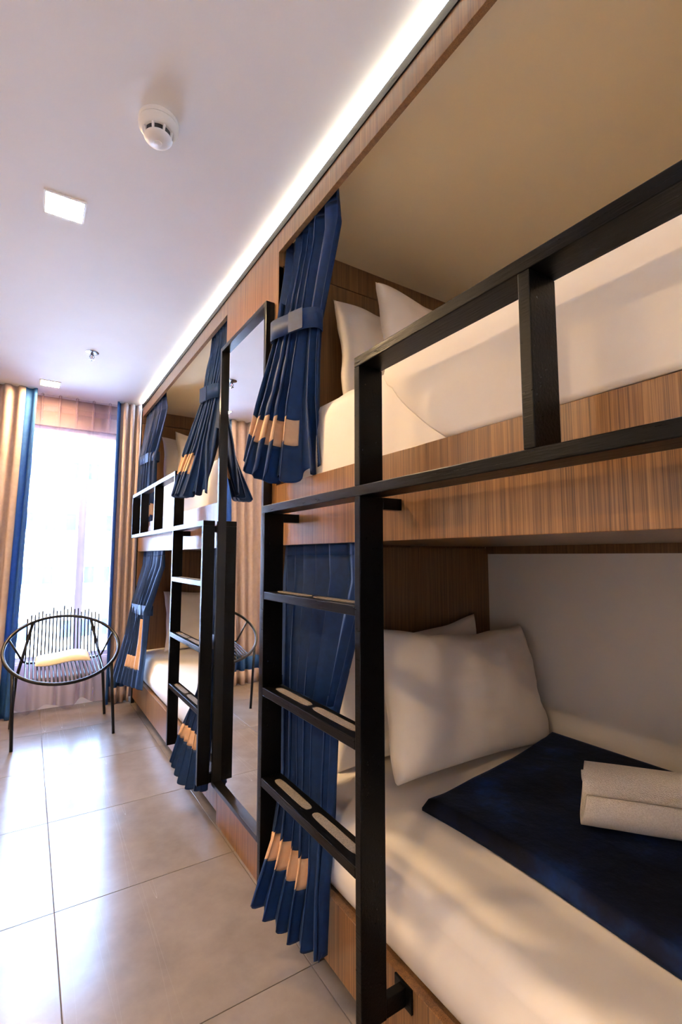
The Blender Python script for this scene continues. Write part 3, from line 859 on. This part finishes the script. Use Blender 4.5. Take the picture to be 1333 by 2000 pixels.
# ------------------------------------------------------------------ round chair by the window
def chair():
    root = empty('round_chair', (0.24, 3.95, 0), 'round black wire chair with thin cord seat standing before the window', 'chair')
    B = M['black_smooth']
    cx_, cy_, cz_ = 0.236, 3.885, 0.590
    a = 0.345; yb = 0.265; zb = 0.185            # half axes: x, and the tilted front-back one
    def ring(t, k=1.0): return Vector((cx_ + a * k * math.cos(t), cy_ + yb * k * math.sin(t), cz_ + zb * k * math.sin(t)))
    tube('ring', [ring(2 * PI * k / 72) for k in range(72)], 0.011, B, root, 10, True)
    # legs: front pair splayed, rear pair rising to the back of the ring
    t_fl = math.radians(215); t_fr = math.radians(325); t_bl = math.radians(122); t_br = math.radians(58)
    tube('leg', [ring(t_fl), Vector((-0.030, 3.752, 0.0))], 0.0105, B, root)
    tube('leg', [ring(t_fr), Vector((0.553, 3.752, 0.0))], 0.0105, B, root)
    tube('leg', [ring(t_bl), Vector((-0.03, 4.12, 0.36)), Vector((-0.05, 4.24, 0.0))], 0.0105, B, root)
    tube('leg', [ring(t_br), Vector((0.515, 4.12, 0.36)), Vector((0.555, 4.24, 0.0))], 0.0105, B, root)
    tube('strut', [ring(math.radians(158)), Vector((0.005, 3.99, 0.50))], 0.007, B, root)
    tube('strut', [ring(math.radians(22)), Vector((0.485, 3.99, 0.50))], 0.007, B, root)
    seat_b = [Vector((0.005, 3.99, 0.50)), ring(t_bl)]
    tube('seat_bar', [Vector((0.005, 3.99, 0.50)), Vector((0.03, 4.03, 0.48)), Vector((0.235, 4.05, 0.468)), Vector((0.45, 4.03, 0.48)), Vector((0.485, 3.99, 0.50))], 0.007, B, root)
    n = 21
    rnd = random.Random(3)
    for k in range(n):
        x = lerp(0.02, 0.47, k / (n - 1)); dx = (x - cx_) / a
        s = math.sqrt(1 - dx * dx)
        back = Vector((x, cy_ + yb * s, cz_ + zb * s)); front = Vector((x, cy_ - yb * s, cz_ - zb * s))
        up = back + Vector((0, 0.012, 0.03 + 0.045 * rnd.random()))
        bend = 1 - 0.5 * dx * dx
        p = [up, back + Vector((0, 0.012, 0)), Vector((x, 4.105, lerp(0.64, 0.60, bend))), Vector((x, 4.075, lerp(0.56, 0.505, bend))), Vector((x, 4.02, lerp(0.52, 0.485, bend))), Vector((x, 3.85, lerp(0.50, 0.462, bend))), Vector((x, 3.72, lerp(0.46, 0.435, bend))), front]
        tube('cord', p, 0.0050, B, root, 6)
    return root
chair()
def seat_cushion():
    nu, nv = 26, 18; V = []; Fc = []; top = {}; bot = {}
    for i in range(nu + 1):
        for j in range(nv + 1):
            u, v = -1 + 2 * i / nu, -1 + 2 * j / nv
            x = 0.240 + 0.165 * u; y = 3.955 + 0.095 * v - 0.008 * u
            e = max(0, (1 - abs(u) ** 5) * (1 - abs(v) ** 5)) ** 0.5
            zb = 0.502 + 0.010 * math.sin(3.0 * u + 0.4) + 0.012 * v
            top[(i, j)] = len(V); V.append((x, y, zb + 0.003 + 0.028 * e + 0.006 * noise.noise(Vector((u * 2, v * 2, 1)))))
            bot[(i, j)] = len(V); V.append((x, y, zb - 0.010 * e))
    for i in range(nu):
        for j in range(nv):
            Fc.append((top[(i, j)], top[(i + 1, j)], top[(i + 1, j + 1)], top[(i, j + 1)]))
            Fc.append((bot[(i, j)], bot[(i, j + 1)], bot[(i + 1, j + 1)], bot[(i + 1, j)]))
    for i in range(nu):
        for j in (0, nv): Fc.append((top[(i, j)], bot[(i, j)], bot[(i + 1, j)], top[(i + 1, j)]))
    for j in range(nv):
        for i in (0, nu): Fc.append((top[(i, j)], top[(i, j + 1)], bot[(i, j + 1)], bot[(i, j)]))
    o = mesh_obj('seat_cushion', V, Fc, M['cushion'], None, smooth=True)
    tag(o, 'thin cream cushion lying on the round wire chair', 'cushion')
seat_cushion()

# ------------------------------------------------------------------ ceiling fittings
def downlight(x, y, label):
    t = empty('ceiling_light', (x, y, CEIL), label, 'ceiling light', 'square ceiling lights')
    s = 0.070; f = 0.008
    box('light_frame', x - s, x + s, y - s, y - s + f, CEIL - 0.006, CEIL + 0.0, M['white_plastic'], t)
    box('light_frame', x - s, x + s, y + s - f, y + s, CEIL - 0.006, CEIL + 0.0, M['white_plastic'], t)
    box('light_frame', x - s, x - s + f, y - s + f, y + s - f, CEIL - 0.006, CEIL + 0.0, M['white_plastic'], t)
    box('light_frame', x + s - f, x + s, y - s + f, y + s - f, CEIL - 0.006, CEIL + 0.0, M['white_plastic'], t)
    box('diffuser', x - s + f, x + s - f, y - s + f, y + s - f, CEIL - 0.0035, CEIL - 0.0005, M['lamp'], t)
downlight(0.052, 2.03, 'square warm ceiling light near the smoke detector')
downlight(0.078, 4.27, 'square ceiling light close above the window curtain')
downlight(-1.35, 2.03, 'square ceiling light over the left side of the room, middle one')
downlight(-1.35, -0.21, 'square ceiling light over the left side of the room, rearmost one')
downlight(-1.35, 4.20, 'square ceiling light over the left side of the room, nearest the drape')

def smoke_detector():
    c = Vector((0.272, 1.455, CEIL))
    t = empty('smoke_detector', c, 'round white smoke detector with dark vent slots on the ceiling', 'smoke detector')
    Wp = M['white_plastic']
    lathe('mounting_base', [(0.0575, 0.0), (0.0585, -0.004), (0.0575, -0.014)], c, Wp, t)
    lathe('body', [(0.056, -0.0145), (0.0585, -0.017), (0.0575, -0.026), (0.051, -0.036), (0.046, -0.040), (0.044, -0.0405)], c, Wp, t)
    lathe('vent_chamber', [(0.038, -0.0405), (0.038, -0.0555)], c, M['vent'], t)
    lathe('cap', [(0.0395, -0.0555), (0.041, -0.058), (0.036, -0.065), (0.024, -0.0705), (0.0, -0.072)][:4] + [(0.002, -0.072)], c, Wp, t)
    for k in range(8):
        a = 2 * PI * k / 8 + 0.2; d = Vector((math.cos(a), math.sin(a), 0)); p = Vector((-d.y, d.x, 0))
        q = []
        for (r, z) in ((0.045, -0.040), (0.038, -0.040), (0.036, -0.0575), (0.0405, -0.0575)):
            for s in (-1, 1): q.append(c + d * r + p * (0.0032 * s) + Vector((0, 0, z)))
        mesh_obj('vent_rib', q, [(0, 2, 4, 6), (1, 7, 5, 3), (0, 1, 3, 2), (2, 3, 5, 4), (4, 5, 7, 6), (6, 7, 1, 0)], Wp, t)
    lathe('test_button', [(0.0115, -0.0722), (0.0115, -0.0735), (0.010, -0.0745)], c, M['white_plastic'], t, 24)
smoke_detector()

def sprinkler():
    c = Vector((0.288, 3.46, CEIL))
    t = empty('fire_sprinkler', c, 'small chrome fire sprinkler on the white ceiling', 'sprinkler')
    lathe('escutcheon', [(0.040, 0.0), (0.040, -0.002), (0.030, -0.005), (0.014, -0.008)], c, M['chrome'], t)
    lathe('stem', [(0.010, -0.008), (0.010, -0.020), (0.007, -0.022)], c, M['chrome'], t, 16)
    for s in (-1, 1):
        tube('yoke_arm', [c + Vector((s * 0.008, 0, -0.018)), c + Vector((s * 0.014, 0, -0.030)), c + Vector((s * 0.003, 0, -0.048))], 0.0022, M['chrome'], t, 6)
    lathe('glass_bulb', [(0.001, -0.022), (0.0025, -0.028), (0.0025, -0.038), (0.001, -0.046)], c, base_mat('red_bulb', srgb(160, 30, 20), 0.1)[0], t, 12)
    lathe('deflector', [(0.004, -0.046), (0.016, -0.049), (0.016, -0.0505), (0.003, -0.053), (0.003, -0.060)], c, M['chrome'], t, 20)
sprinkler()

# ------------------------------------------------------------------ the house across the street
def house():
    Y0 = 30.0
    t = empty('apartment_house', (4.0, Y0, -9.0), 'sunlit white apartment house seen through the sheer curtain', 'building')
    box('wall', -14, 22, Y0, Y0 + 8, -9.0, 9.5, M['facade'], t)
    box('roof_parapet', -14.15, 22.15, Y0 - 0.15, Y0 + 8.1, 9.5, 9.8, M['facade'], t)
    for r in range(6):
        zc = 5.9 - 2.85 * r
        for k in range(14):
            x = -4.0 + 0.98 * k
            if (k + r) % 5 == 3: continue
            w = box('window', x - 0.24, x + 0.24, Y0 - 0.03, Y0 + 0.02, zc - 0.45, zc + 0.45, M['facade_glass'], t)
    for r in range(6):
        box('ledge', -14, 22, Y0 - 0.12, Y0 + 0.01, 4.9 - 2.85 * r, 5.02 - 2.85 * r, M['facade'], t)
house()
gr = box('ground', -30, 40, 5.5, 45, -9.3, -9.0, M['facade']); tag(gr, 'pale street paving far below the window', kind='structure')
